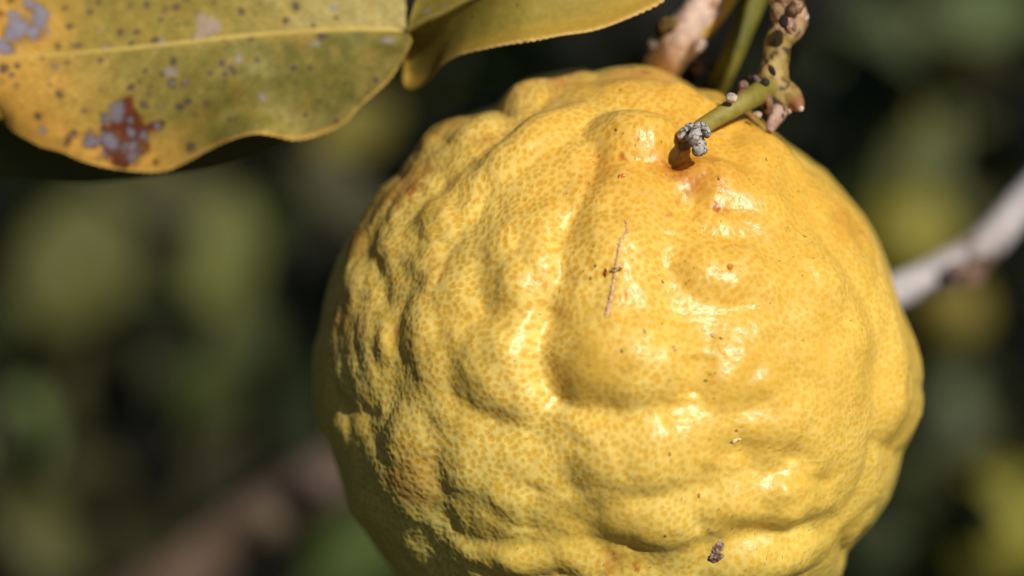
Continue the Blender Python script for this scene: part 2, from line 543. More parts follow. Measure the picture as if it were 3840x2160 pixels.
for it in range(4):
    rad = R0 * 1000 + h + np.interp(phi, np.concatenate([bins - 2 * math.pi, bins, bins + 2 * math.pi]), np.tile(corr, 3)) * wl_
    pos = FC + ndir * (rad / 1000.0)[:, None]
    if it == 3:
        break
    x, y, z = project(pos)
    m = (theta > math.radians(60)) & (theta < math.radians(110))
    an = np.arctan2(FCY - y[m], x[m] - FCX); rr = np.hypot(x[m] - FCX, y[m] - FCY)
    bi = np.clip(((an + math.pi) / (2 * math.pi) * NB).astype(int), 0, NB - 1)
    mx = np.zeros(NB); np.maximum.at(mx, bi, rr)
    corr += (target - mx) * 45.0 / FRPX
    corr = 0.12 * np.roll(corr, 1) + 0.76 * corr + 0.12 * np.roll(corr, -1)

# oil glands: a jittered spread of cells over the peel
NGL = 28500
i_ = np.arange(NGL) + 0.5
zz = 1 - 2 * i_ / NGL
ph_ = i_ * math.pi * (3 - math.sqrt(5))
gp = np.stack([np.sqrt(1 - zz * zz) * np.cos(ph_), np.sqrt(1 - zz * zz) * np.sin(ph_), zz], -1)
gp = gp @ np.array([[0.36, 0.48, -0.8], [-0.8, 0.6, 0.0], [0.48, 0.64, 0.6]])
gp += RNG.normal(size=gp.shape) * 0.0072
gp /= np.linalg.norm(gp, axis=1)[:, None]
gp = gp[gp @ VW > -0.25]
kd = kdtree.KDTree(len(gp))
for i, p in enumerate(gp):
    kd.insert(p, i)
kd.balance()
front = np.where(theta < math.radians(97))[0]
f1 = np.full(len(E), 0.5, np.float32); f2 = np.full(len(E), 1.0, np.float32); gid = np.zeros(len(E), np.int64)
warp = ndir + 0.0035 * np.stack([fbm(nd * 0.9, 2, 60 + k) for k in range(3)], -1)
fn = kd.find_n
for i, p in zip(front.tolist(), warp[front].tolist()):
    (a, ia, d1), (b, ib, d2) = fn(p, 2)
    f1[i] = d1; f2[i] = d2; gid[i] = ia
f1 *= 45.0; f2 *= 45.0                                 # mm
grnd = RNG.uniform(size=len(gp) + 1).astype(np.float32)[gid]
edge = (f2 - f1)                                        # 0 on the walls between glands
grad = 0.29 + 0.13 * grnd
dot = (1 - sstep(grad * 0.55, grad * 1.40, f1)) * (0.6 + 0.4 * grnd)           # 1 inside a gland
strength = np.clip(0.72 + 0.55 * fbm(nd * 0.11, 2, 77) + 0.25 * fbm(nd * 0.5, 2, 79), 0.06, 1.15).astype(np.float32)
strength = np.clip(strength * (1.25 - 0.65 * sstep(-22, 22, E[:, 0])), 0, 1.1).astype(np.float32)  # netting flattened toward the sunlit flank: light effect put into colour and relief
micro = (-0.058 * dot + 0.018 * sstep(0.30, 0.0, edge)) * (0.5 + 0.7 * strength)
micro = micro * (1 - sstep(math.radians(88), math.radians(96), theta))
pos = pos + ndir * (micro / 1000.0)[:, None]

# peel colour
x_, y_, _z = project(pos)
DOTC = lin(218, 171, 56); NETC = lin(237, 208, 114); 
ripe = np.clip(0.5 + 0.55 * fbm(nd * 0.055, 2, 90), 0, 1).astype(np.float32)
stem_dir = pix_to_dir(2545, 565)
ang_stem = np.arccos(np.clip(ndir @ stem_dir, -1, 1))
warm = np.exp(-(ang_stem / 0.60) ** 2).astype(np.float32)      # riper, more orange round the stalk
pole = -stem_dir
lem = sstep(0.9, 1.7, ang_stem).astype(np.float32)             # greener lemon towards the blossom end
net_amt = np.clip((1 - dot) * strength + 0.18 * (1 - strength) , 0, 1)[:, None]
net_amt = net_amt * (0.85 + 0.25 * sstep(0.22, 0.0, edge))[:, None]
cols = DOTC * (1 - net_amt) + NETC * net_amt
cols = cols * (1 + (grnd - 0.5)[:, None] * 0.10 * dot[:, None])
warmtint = np.array([1.0, 0.80, 0.50], np.float32)
cols = cols * (1 + (warmtint - 1) * np.clip(warm * (0.6 + 0.5 * ripe), 0, 1)[:, None])
lemtint = np.array([0.93, 1.05, 1.12], np.float32)
cols = cols * (1 + (lemtint - 1) * (lem * (0.5 + 0.5 * ripe))[:, None])
cols = cols * (1 + 0.07 * fbm(nd * 0.3, 2, 95)[:, None])
# blemishes: px, py, radius px, strength
blem = [(1563, 700, 62, 0.75), (1600, 640, 45, 0.4), (1500, 760, 50, 0.35), (2415, 272, 36, 0.7), (2370, 268, 30, 0.3), (2335, 598, 15, 0.9),
        (2530, 610, 42, 0.9), (2555, 660, 34, 0.7), (2600, 690, 30, 0.45), (2545, 740, 18, 0.5), (2690, 785, 26, 0.8), (2715, 790, 18, 0.7), (2520, 790, 20, 0.5),
        (1490, 1790, 60, 0.32), (1530, 1860, 40, 0.3), (1320, 850, 40, 0.5), (1250, 1180, 30, 0.7), (1560, 560, 60, 0.35), (1700, 430, 60, 0.25),
        (2060, 300, 60, 0.3), (2380, 2130, 26, 0.9), (2290, 2110, 60, 0.4), (1500, 1240, 40, 0.35), (2570, 540, 30, 0.9), (1820, 520, 40, 0.35),
        (1700, 680, 50, 0.3), (3230, 860, 40, 0.35), (1640, 1010, 60, 0.2)]
bn = fbm(nd * 1.1, 3, 120)
BC = lin(168, 74, 20)
for (bx, by, br, bs) in blem:
    d = dir_to_E(pix_to_dir(bx, by))[0]
    q = np.hypot(E[:, 0] - d[0], E[:, 1] - d[1]) / (br * 45.0 / FRPX)
    w = bs * np.clip(1.25 - q + 0.9 * bn, 0, 1) * (q < 3)
    cols = cols * (1 - w[:, None]) + BC * w[:, None]
# tan sun-staining along the shoulder
TC = lin(192, 116, 38)
for (bx, by, br, bs) in [(1660, 470, 190, 0.34), (1480, 690, 190, 0.36), (1340, 900, 150, 0.34), (2060, 300, 160, 0.30), (2420, 290, 150, 0.26), (2600, 620, 150, 0.34), (3180, 820, 130, 0.22), (1300, 1200, 140, 0.3), (1560, 1780, 150, 0.22), (2250, 640, 110, 0.2)]:
    d = dir_to_E(pix_to_dir(bx, by))[0]
    q = np.hypot(E[:, 0] - d[0], E[:, 1] - d[1]) / (br * 45.0 / FRPX)
    w = 1.5 * bs * np.clip(1.2 - q + 0.9 * fbm(nd * 0.35, 3, 131), 0, 1) * (q < 3)
    cols = cols * (1 - w[:, None]) + TC * w[:, None]
# fine dark dust specks
ns = 1500
si = RNG.choice(front, ns)
sp_ok = fbm(nd[si] * 0.15, 2, 140) > -0.05
si = si[sp_ok & (x_[si] > 1900)]
cols[si] *= np.array([0.30, 0.22, 0.25], np.float32)
big = RNG.choice(si, 60)
for dlt in (0, 1, NG):
    cols[np.clip(big + dlt, 0, len(cols) - 1)] = lin(70, 45, 15)

fruit = thing("citrus_fruit", FC - np.array([0, 0, R0]), "large knobbly yellow citrus fruit in sharp focus, hanging from a green stalk", "fruit")
peel_me = mesh_from("peel", pos, grid_faces(NG, NG), cols=np.clip(cols, 0.005, 0.95), mat=M_PEEL)
link("peel", peel_me, fruit)

# surface lookup: photo pixel -> point and normal on the front of the fruit
nrm = np.zeros(len(pos) * 3, np.float32)
peel_me.vertices.foreach_get("normal", nrm)
nrm = nrm.reshape(-1, 3)
if (nrm[theta < 0.3] @ VW).mean() < 0:
    nrm = -nrm
    peel_me.flip_normals()
FX, FY, FZ = project(pos[front])
def surf(px, py):
    k = front[np.argmin((FX - px) ** 2 + (FY - py) ** 2)]
    return pos[k], nrm[k]

# ---- marks on the peel: corky scars and scabs (thin raised crusts)
def scar_ribbon(name, pts, widths, height, c0, c1, seed, label=None):
    q = spline([(a, b, w) for (a, b), w in zip(pts, widths)], 60)
    nv = 9
    V = []; C = []
    for i, (px, py, w) in enumerate(q):
        t = q[min(i + 1, 59)] - q[max(i - 1, 0)]
        t = t[:2] / (np.linalg.norm(t[:2]) + 1e-9)
        nn = np.array([-t[1], t[0]])
        for j in range(nv):
            s = (j / (nv - 1) * 2 - 1)
            ww = w * (1 + 0.35 * math.sin(i * 0.9 + seed) * 0.5 + 0.25 * math.sin(i * 2.3 + j))
            a, n = surf(px + nn[0] * s * ww, py + nn[1] * s * ww)
            hgt = height * max(0.0, 1 - s * s) - 0.00004
            V.append(a + n * hgt)
            C.append(c0 if abs(s) < 0.72 else c1)
    V = np.array(V); C = np.array(C)
    f = fbm(V * 3000, 2, seed)
    C = C * (1 + 0.35 * f[:, None])
    C[f > 0.58] = lin(120, 85, 50)
    o = link(name, mesh_from(name, V + 0.00004 * f[:, None] * VW, grid_faces(60, nv), cols=np.clip(C, 0.01, 0.9), mat=M_SCAR), fruit)
    if label:
        o["label"] = label
    return o
scar_ribbon("scar", [(2345, 825), (2352, 870), (2330, 895), (2318, 950), (2308, 1000), (2300, 1060), (2292, 1110), (2280, 1160), (2270, 1190)],
            [5, 7, 7, 7, 7, 9, 11, 12, 9], 0.00012, lin(218, 172, 126), lin(206, 148, 76), 3, "long thin pale corky scratch running down the peel")
def crust(name, px, py, rx, ry, rot, hgt, c0, c1, seed, label=None):
    p, n = surf(px, py)
    a = CR * math.cos(rot) + CU * math.sin(rot)
    a = a - n * (a @ n); a /= np.linalg.norm(a)
    b = np.cross(n, a)
    k = PX(0.385)
    v, f, nz, d = lump(p.astype(float), rx * k, ry * k, hgt, np.stack([a, b, n]), 0.55, 2600, seed, 16, 22)
    C = np.where((nz > 0.05)[:, None], c0, c1)
    o = link(name, mesh_from(name, v, f, cols=C, mat=M_SCAR), fruit)
    if label:
        o["label"] = label
crust("scab", 2312, 1012, 24, 10, 0.2, 0.0004, lin(215, 180, 120), lin(120, 80, 35), 5, "small dry brown scab on the pale scratch")
crust("scab", 2270, 1022, 8, 18, -0.15, 0.00025, lin(170, 80, 20), lin(130, 55, 15), 6, "tiny rust brown scab beside the pale scratch")
crust("scab", 2695, 2048, 20, 26, -0.5, 0.0004, lin(178, 150, 128), lin(110, 84, 66), 8, "rough grey scab low on the fruit")
crust("scab", 2682, 2088, 27, 22, 0.3, 0.0004, lin(165, 138, 118), lin(96, 72, 58), 9)
crust("scar", 2676, 1256, 9, 12, 0.4, 0.0002, lin(225, 185, 130), lin(190, 120, 50), 11)
crust("scar", 2527, 1308, 6, 13, 0.3, 0.0002, lin(220, 170, 110), lin(190, 120, 50), 12)
crust("scar", 2752, 1653, 24, 6, 0.1, 0.00025, lin(235, 205, 150), lin(150, 110, 60), 13)
crust("scar", 2622, 1857, 7, 11, 0.0, 0.0002, lin(235, 200, 150), lin(190, 120, 60), 14)
crust("scar", 2330, 660, 18, 11, 0.5, 0.0003, lin(230, 170, 110), lin(200, 110, 40), 15)
crust("scar", 2740, 1003, 13, 12, 0.5, 0.0002, lin(215, 150, 60), lin(190, 120, 40), 16)

# ------------------------------------------------------------------ twig that carries the fruit
def rows(l):
    """(px, py, depth, radius px) -> (x, y, z, r)"""
    return [tuple(P(a, b, d)) + (r * PX(d),) for a, b, d, r in l]

def bark_cols(v, base, alt, spot, seed, sc=260, thr=0.15, spot_thr=0.5, spot_sc=700):
    n1 = fbm(v * sc, 3, seed)
    n2 = fbm(v * spot_sc, 2, seed + 9)
    w = sstep(thr - 0.25, thr + 0.25, n1)[:, None]
    c = base * (1 - w) + alt * w
    s = sstep(spot_thr - 0.06, spot_thr + 0.06, n2)[:, None]
    return c * (1 - s) + spot * s

JOINT = (2990, -900, 0.430, 95)                     # where the stems meet above the picture
G_TWIG, G_TWIG2 = lin(150, 124, 60), lin(180, 152, 88)
twig = thing("fruiting_twig", P(2951, 0, 0.402), "yellow-green speckled twig with corky knobs, bearing the big fruit", "twig")
tv, tf, tt, ta, tn = tube(rows([JOINT, (2965, -500, 0.415, 72), (2955, -150, 0.404, 64), (2950, 0, 0.402, 62), (2960, 62, 0.402, 68), (2952, 105, 0.402, 60), (2920, 148, 0.402, 50),
                                (2908, 224, 0.402, 50), (2898, 290, 0.402, 60), (2908, 345, 0.402, 68), (2925, 385, 0.402, 60), (2930, 415, 0.403, 34)]), 170, 40, 0.14, 520, 4)
tc = bark_cols(tv, G_TWIG, G_TWIG2, lin(76, 56, 42), 21, 420, 0.0, 0.26, 1150)
up = sstep(150, 60, project(tv)[1]) * 0.8             # corky brown stretch above the upper knob
tc = tc * (1 - up[:, None]) + (bark_cols(tv, lin(176, 128, 84), lin(205, 170, 140), lin(92, 50, 25), 23, 420, 0.0, 0.25, 500)) * up[:, None]
link("stem", mesh_from("stem", tv, tf, cols=tc, mat=M_TWIG), twig)
def bud(name, px, py, d, rx, ry, c0, c1, seed, parent, rot=0.0, mat=None, bump=0.34, depth=None, label=None, sc=900):
    a = CR * math.cos(rot) + CU * math.sin(rot)
    b = np.cross(-CF, a)
    k = PX(d)
    v, f, nz, dd = lump(P(px, py, d), rx * k, ry * k, (depth or min(rx, ry)) * k, np.stack([a, b, -CF]), bump, sc, seed)
    w = sstep(-0.25, 0.25, nz)[:, None]
    o = link(name, mesh_from(name, v, f, cols=c1 * (1 - w) + c0 * w, mat=mat or M_STUB), parent)
    if label:
        o["label"] = label
    return o
PINK, RUST, DARK, GREY = lin(186, 152, 132), lin(124, 86, 60), lin(48, 36, 30), lin(180, 172, 166)
bud("bud", 3016, 62, 0.401, 15, 22, lin(205, 190, 185), lin(130, 105, 95), 31, twig, 0.1)
bud("bud", 2962, 98, 0.397, 28, 30, PINK, RUST, 32, twig, 0.3)
bud("leaf_scar", 2938, 80, 0.3962, 17, 25, DARK, lin(30, 24, 20), 33, twig, 0.2, bump=0.3)
bud("bud", 2915, 45, 0.399, 24, 34, lin(150, 122, 84), RUST, 34, twig, 0.2)
bud("bud", 2985, 28, 0.398, 30, 26, lin(170, 142, 112), RUST, 35, twig, -0.3)
bud("leaf_scar", 2812, 292, 0.3985, 16, 13, DARK, lin(35, 30, 30), 36, twig, 0.0, bump=0.3)
bud("leaf_scar", 2868, 308, 0.3965, 17, 16, lin(60, 55, 55), DARK, 37, twig, -0.4, bump=0.3)
bud("bud", 2895, 265, 0.3968, 12, 26, lin(80, 55, 60), DARK, 38, twig, 0.5, bump=0.3)
bud("bud", 2838, 298, 0.398, 12, 20, GREY, lin(120, 100, 95), 39, twig, 0.6)
bud("bud", 2880, 372, 0.3965, 14, 34, lin(150, 116, 84), RUST, 40, twig, 0.2)
# lower side shoots of the node
sv, sf, st, sa_, sn = tube(rows([(2930, 345, 0.402, 52), (2962, 365, 0.401, 46), (2985, 385, 0.400, 33), (2998, 402, 0.399, 20), (3004, 412, 0.399, 9)]), 40, 28, 0.10, 500, 6)
sc_ = bark_cols(sv, G_TWIG2, G_TWIG, lin(140, 104, 62), 43, 300, 0.1, 0.5)
w = sstep(0.55, 0.85, st)[:, None]
sc_ = sc_ * (1 - w) + lin(150, 100, 66) * w
link("thorn", mesh_from("thorn", sv, sf, cols=sc_, mat=M_TWIG), twig)
bud("bud", 3000, 408, 0.397, 13, 11, lin(220, 195, 180), PINK, 45, twig)
bud("bud", 2958, 417, 0.3975, 11, 13, lin(220, 195, 180), PINK, 46, twig)
sv, sf, st, sa_, sn = tube(rows([(2935, 395, 0.402, 34), (2916, 425, 0.400, 33), (2902, 452, 0.399, 26), (2890, 476, 0.398, 19), (2884, 492, 0.397, 12)]), 40, 28, 0.16, 600, 7)
sc_ = bark_cols(sv, lin(190, 160, 140), lin(165, 130, 110), lin(90, 50, 30), 47, 500, 0.1, 0.35)
link("dry_shoot", mesh_from("dry_shoot", sv, sf, cols=sc_, mat=M_STUB), twig)
bud("bud", 2880, 405, 0.3985, 18, 26, RUST, lin(80, 40, 25), 48, twig, 0.4)
# peduncle
end_p, end_n = surf(2552, 560)
SD = project(surf(2610, 530)[0][None])[2][0] - 0.0052      # stub depth just in front of the rind
DZ = SD - 0.3835

pd_rows = rows([(2890, 325, 0.402, 44), (2862, 340, 0.399, 44), (2830, 360, 0.3965, 42), (2749, 405, 0.393 + DZ * 0.4, 37), (2659, 458, 0.390 + DZ * 0.8, 33), (2606, 500, 0.388 + DZ, 34), (2575, 535, 0.3885 + DZ, 34)])
pd_rows.append(tuple(end_p - end_n * 0.0015) + (0.0013,))
pv, pf, pt, pa, pn = tube(pd_rows, 120, 36, 0.035, 500, 8)
pc = bark_cols(pv, lin(130, 118, 46), lin(150, 136, 62), lin(104, 88, 40), 51, 220, 0.0, 0.62)
ped = link("peduncle", mesh_from("peduncle", pv, pf, cols=pc, mat=M_TWIG), twig)
ped["label"] = "short smooth green fruit stalk"
bud("bud", 2744, 368, 0.3915, 20, 18, lin(204, 180, 164), lin(138, 102, 80), 55, ped)
bud("bud", 2786, 322, 0.3955, 20, 24, lin(188, 160, 140), lin(130, 98, 78), 56, ped, -0.4)
bud("bud", 2776, 348, 0.395, 12, 14, lin(170, 120, 95), lin(120, 70, 50), 57, ped, -0.4)
bud("bud", 2840, 430, 0.3965, 16, 12, lin(195, 165, 140), lin(130, 100, 80), 58, ped)
# dried stubs at its end
def stub(name, pts, seed, parent, label=None):
    v, f, t, a, n = tube(rows([(q[0], q[1], q[2] + DZ, q[3] * 0.9) for q in pts]), 70, 44, 0.30, 1100, seed)
    r1 = fbm(v * np.array([2200, 2200, 2200]), 3, seed + 2)
    c = lin(198, 190, 180) * np.ones((len(v), 1)) * (0.85 + 0.3 * r1[:, None])
    cr = sstep(0.10, 0.22, np.abs(fbm(v * 1100, 2, seed + 4)) * -1 + 0.28)[:, None]
    c = c * (1 - 0.9 * cr) + lin(62, 44, 34) * 0.9 * cr
    en = sstep(0.88, 1.0, t)[:, None]
    c = c * (1 - en * 0.7) + lin(90, 62, 45) * en * 0.7
    o = link(name, mesh_from(name, v, f, cols=np.clip(c, 0.01, 0.9), mat=M_STUB), parent)
    if label:
        o["label"] = label
stub("dried_stub", [(2632, 478, 0.387, 26), (2622, 490, 0.3845, 33), (2610, 512, 0.3825, 32), (2602, 530, 0.3815, 26), (2598, 542, 0.381, 17)], 61, ped, "cracked silvery grey dried stub on the stalk end")
stub("dried_stub", [(2622, 490, 0.384, 24), (2644, 492, 0.3825, 21), (2652, 500, 0.3815, 18), (2648, 510, 0.381, 11)], 63, ped)
stub("dried_stub", [(2620, 520, 0.3835, 20), (2630, 540, 0.382, 21), (2626, 556, 0.3812, 24), (2616, 568, 0.3805, 25), (2610, 576, 0.380, 14)], 65, ped)
stub("dried_stub", [(2632, 545, 0.382, 16), (2640, 562, 0.381, 15), (2636, 574, 0.3805, 9)], 66, ped)
stub("dried_stub", [(2592, 480, 0.388, 26), (2570, 498, 0.3868, 27), (2560, 515, 0.3862, 24), (2556, 528, 0.386, 15)], 67, ped)
bud("calyx", 2566, 546, 0.3878 + DZ, 22, 27, lin(128, 98, 70), lin(86, 60, 42), 69, ped, 0.5, bump=0.3, label="dark dried calyx where stalk meets fruit")

# ------------------------------------------------------------------ pinkish woody branch behind the fruit
branch = thing("woody_branch", P(2675, 0, 0.428), "pinkish-brown barked branch with a yellow-green side, rising behind the fruit top", "branch")
bv, bf, bt, ba, bnn = tube(rows([JOINT, (2860, -420, 0.424, 88), (2740, -130, 0.421, 84), (2672, 0, 0.420, 80), (2614, 75, 0.420, 78), (2560, 140, 0.421, 82), (2512, 205, 0.424, 74), (2468, 280, 0.430, 68), (2420, 380, 0.440, 64), (2330, 560, 0.456, 62)]), 200, 48, 0.10, 300, 12)
bx_, by_, _ = project(bv)
pinkc = bark_cols(bv, lin(218, 188, 168), lin(198, 162, 138), lin(165, 125, 98), 71, 330, 0.05, 0.45, 500)
gr = bnn @ CR
gmask = sstep(0.30, 0.55, gr + 0.25 * fbm(bv * 250, 2, 73)) * sstep(190, 110, by_)
bc = pinkc * (1 - gmask[:, None]) + lin(196, 160, 62) * gmask[:, None]
streak = sstep(0.15, 0.5, fbm(np.stack([ba * 5, bt * 9, 0 * bt], -1), 2, 75))[:, None]
bc = bc * (1 - 0.30 * streak)
link("bark_stem", mesh_from("bark_stem", bv, bf, cols=bc, mat=M_BARK), branch)
bud("bud", 2508, 92, 0.418, 36, 30, lin(150, 125, 60), lin(70, 50, 30), 81, branch, 0.6)
bud("bud", 2480, 112, 0.420, 22, 26, lin(52, 40, 30), DARK, 82, branch, 0.4, bump=0.4)
bud("bud", 2450, 165, 0.421, 20, 26, lin(120, 110, 100), lin(70, 55, 45), 83, branch, 0.3, bump=0.4)
bud("bud", 2622, 168, 0.417, 27, 24, lin(214, 196, 186), lin(160, 130, 110), 84, branch)
bud("lichen_knob", 2620, 228, 0.423, 42, 48, lin(95, 82, 76), lin(45, 38, 34), 85, branch, 0.3, bump=0.45, label="dark rough lichen-grey knob at the branch side")
bud("lichen_knob", 2592, 290, 0.428, 24, 34, lin(60, 58, 40), lin(35, 30, 22), 86, branch, 0.3, bump=0.4)

# ------------------------------------------------------------------ smooth green stem behind
gstem = thing("green_stem", P(2829, 0, 0.440), "smooth dark green stem slanting down between the woody branch and the twig", "stem")
gv_, gf_, gt_, ga_, gn_ = tube(rows([JOINT, (2935, -350, 0.425, 50), (2868, -100, 0.4215, 46), (2830, 0, 0.4215, 46), (2790, 95, 0.4215, 45), (2755, 180, 0.4215, 44), (2718, 260, 0.423, 44), (2686, 330, 0.428, 44), (2660, 385, 0.443, 42), (2630, 450, 0.460, 40)]), 120, 32, 0.03, 260, 14)
gc_ = bark_cols(gv_, lin(98, 96, 30), lin(120, 114, 42), lin(90, 80, 36), 91, 180, 0.1, 0.7)
link("stem_skin", mesh_from("stem_skin", gv_, gf_, cols=gc_, mat=M_TWIG), gstem)
bud("leaf_scar", 2845, -55, 0.4195, 30, 22, lin(120, 110, 50), lin(90, 75, 35), 92, gstem)

# ------------------------------------------------------------------ the spotted leaf with its winged stalk
def sheet(name, top, cols, thick, mat, parent):
    """closed leaf sheet from a grid of points (nu, nv, 3)"""
    nu, nv = top.shape[:2]
    du = np.gradient(top, axis=0); dv = np.gradient(top, axis=1)
    n = np.cross(du, dv); n /= (np.linalg.norm(n, axis=2)[:, :, None] + 1e-12)
    if (n @ (-CF)).mean() < 0:
        n = -n; flip = True
    else:
        flip = False
    ev = np.abs(np.linspace(-1, 1, nv))[None, :, None]
    tk = thick * np.sqrt(np.clip(1 - ev ** 10, 0.02, 1))
    bot = top - n * tk
    v = np.vstack([top.reshape(-1, 3), bot.reshape(-1, 3)])
    N = nu * nv
    f1_ = grid_faces(nu, nv, 0, flip)
    f2_ = grid_faces(nu, nv, N, not flip)
    def strip(idx):
        a, b = idx[:-1], idx[1:]
        return np.stack([a, b, b + N, a + N], 1)
    gi = np.arange(N).reshape(nu, nv)
    sides = np.vstack([strip(gi[:, 0]), strip(gi[:, -1]), strip(gi[0, :]), strip(gi[-1, :])])
    c = np.vstack([cols.reshape(-1, 3), cols.reshape(-1, 3) * np.array([0.8, 0.9, 0.8])])
    return link(name, mesh_from(name, v, [f1_, f2_, sides], cols=np.clip(c, 0.004, 0.9), mat=mat), parent), n

def leaf_half_grid(mid, edge, nu, nv):
    """mid, edge: rows (px,py,depth) splines; returns px grid (nu,nv,3) from rib to margin"""
    m = spline(mid, nu); e = spline(edge, nu)
    s = np.linspace(0, 1, nv)[None, :, None]
    return m[:, None, :] * (1 - s) + e[:, None, :] * s

leaf = thing("citrus_leaf", P(1528, 112, 0.398), "big yellowing leaf with grey spots and a rust-red blotch, beside the fruit", "leaf")
NU, NV = 460, 120
mid = [(1526, 118, 0.4105), (1410, 113, 0.4105), (1300, 112, 0.4105), (1100, 124, 0.4110), (908, 139, 0.4115), (606, 172, 0.4120), (303, 202, 0.4130), (0, 222, 0.4140), (-300, 236, 0.4160), (-600, 246, 0.4190), (-860, 250, 0.4230)]
low = [(1528, 122, 0.4105), (1541, 150, 0.4105), (1525, 195, 0.4110), (1488, 262, 0.4120), (1427, 333, 0.4125), (1351, 404, 0.4130), (1290, 463, 0.4140), (1186, 510, 0.4148), (1110, 523, 0.4142), (1035, 510, 0.4125), (959, 506, 0.4118), (858, 530, 0.4125), (782, 565, 0.4140),
       (707, 606, 0.4155), (606, 638, 0.4165), (505, 643, 0.4165), (404, 628, 0.4160), (303, 606, 0.4155), (227, 570, 0.4155), (151, 545, 0.4160), (71, 505, 0.4165), (30, 472, 0.4170), (0, 439, 0.4170), (-150, 405, 0.4180), (-400, 352, 0.4200), (-650, 302, 0.4210), (-860, 252, 0.4230)]
upp = [(1528, 112, 0.4105), (1530, 85, 0.4110), (1524, 45, 0.4123), (1516, -10, 0.4144), (1490, -90, 0.4175), (1400, -180, 0.4218), (1200, -250, 0.4240), (900, -285, 0.4250), (600, -275, 0.4250), (300, -230, 0.4250), (0, -150, 0.4242), (-400, 0, 0.4222), (-650, 130, 0.4210), (-860, 248, 0.4230)]
gl = leaf_half_grid(mid, low, NU, NV)
gu = leaf_half_grid(mid, upp, NU, NV)
def crenate(gr, amp, seed):
    s = np.linspace(0, 1, gr.shape[1])[None, :]
    u = np.arange(gr.shape[0])[:, None]
    L = np.concatenate([[0], np.cumsum(np.hypot(*np.diff(gr[:, -1, :2], axis=0).T))])[:, None]
    wv = np.abs(np.sin(L / 26.0 * math.pi + 1.2 * np.sin(L / 140.0))) ** 0.7
    wv = wv * (0.55 + 0.45 * np.sin(L / 90.0 + seed) + 0.4 * np.sin(L / 37.0 + 2 * seed))
    dirv = gr[:, -1, :2] - gr[:, 0, :2]
    dirv = dirv / (np.linalg.norm(dirv, axis=1)[:, None] + 1e-6)
    gr[:, :, :2] += (dirv[:, None, :] * (amp * (wv - 0.4) * np.clip((s - 0.93) / 0.07, 0, 1))[:, :, None])
    return gr
gl = crenate(gl, 8.0, 1.0); gu = crenate(gu, 5.0, 2.0)
grid = np.concatenate([gu[:, ::-1, :], gl[:, 1:, :]], axis=1)              # upper margin .. rib .. lower margin
nvv = grid.shape[1]
sv_ = np.linspace(-1, 1, nvv)[None, :] * np.ones((NU, 1))                   # -1 upper margin, +1 lower margin
gx_, gy_ = grid[:, :, 0], grid[:, :, 1]
dep = grid[:, :, 2].copy()
av = np.abs(sv_)
dep -= 0.0012 * np.sin(np.pi * np.clip(av, 0, 1)) * np.where(sv_ > 0, 1, 0.5)     # cushion either side of the sunken rib
# quilting between side veins and the waved lower margin
ang_v = (gx_ + 0.9 * np.abs(gy_ - 180)) / 150.0
dep += 0.00014 * np.sin(ang_v * 2 * np.pi) * np.sin(np.pi * av)
dep += -0.0030 * np.exp(-((gx_ - 985) / 130) ** 2) * sstep(0.72, 1.0, sv_) \
       + 0.0016 * np.exp(-((gx_ - 0.9 * (480 - gy_) - 800) / 120) ** 2) * sstep(0.35, 0.75, sv_) \
       - 0.0010 * np.exp(-((gx_ - 450) / 220) ** 2) * sstep(0.6, 1.0, sv_)
lp = CAM + (CF + CR * ((gx_ - W_PX / 2) / F)[..., None] + CU * ((H_PX / 2 - gy_) / F)[..., None]) * dep[..., None]
# ---- leaf colour, laid out on the blade itself
flat = np.stack([gx_.ravel(), gy_.ravel(), 0 * gx_.ravel()], -1)
n1 = fbm(flat / 170.0, 3, 201); n2 = fbm(flat / 40.0, 3, 203); n3 = fbm(flat / 12.0, 2, 205)
X, Y = flat[:, 0], flat[:, 1]; S = sv_.ravel()
OL, GRN, YEL, PAL = lin(148, 130, 58), lin(112, 106, 44), lin(214, 160, 68), lin(182, 164, 100)
yel = np.clip(sstep(620, 60, X + 0.35 * np.abs(Y - 560) + 120 * n1) * 0.9 + 0.9 * sstep(0.55, 0.98, S) * sstep(900, 500, X + 120 * n1), 0, 1)
yel = np.maximum(yel, sstep(0.93, 0.99, S) * 0.45)
grn = np.clip(sstep(300, 1100, X) * sstep(0.0, 0.1, S) * (0.7 + 0.5 * n1), 0, 1) * (1 - yel)
pal = np.clip(sstep(700, 1350, X) * (sstep(0.02, -0.05, S) * 0.85 + 0.25 * sstep(0.6, 0.95, S)) + 0.25 * n2, 0, 1)
lc = OL * np.ones((len(X), 1))
lc = lc * (1 - grn[:, None]) + GRN * grn[:, None]
lc = lc * (1 - pal[:, None]) + PAL * pal[:, None]
lc = lc * (1 - yel[:, None]) + YEL * yel[:, None]
n0 = fbm(flat / 70.0, 3, 207)
lc = lc * (1 + 0.16 * n2 + 0.20 * n3 + 0.14 * n0)[:, None]
brn = np.clip((n0 * 0.7 + n2 * 0.6 - 0.14) * 2.4, 0, 1) * 0.42
lc = lc * (1 - brn[:, None]) + lin(150, 112, 44) * brn[:, None]
vein = np.abs(np.sin(ang_v.ravel() * np.pi)) 
lc = lc * (1 + 0.30 * np.exp(-(vein / 0.09) ** 2) * sstep(0.95, 0.3, np.abs(S)))[:, None]
kc = 0.5047
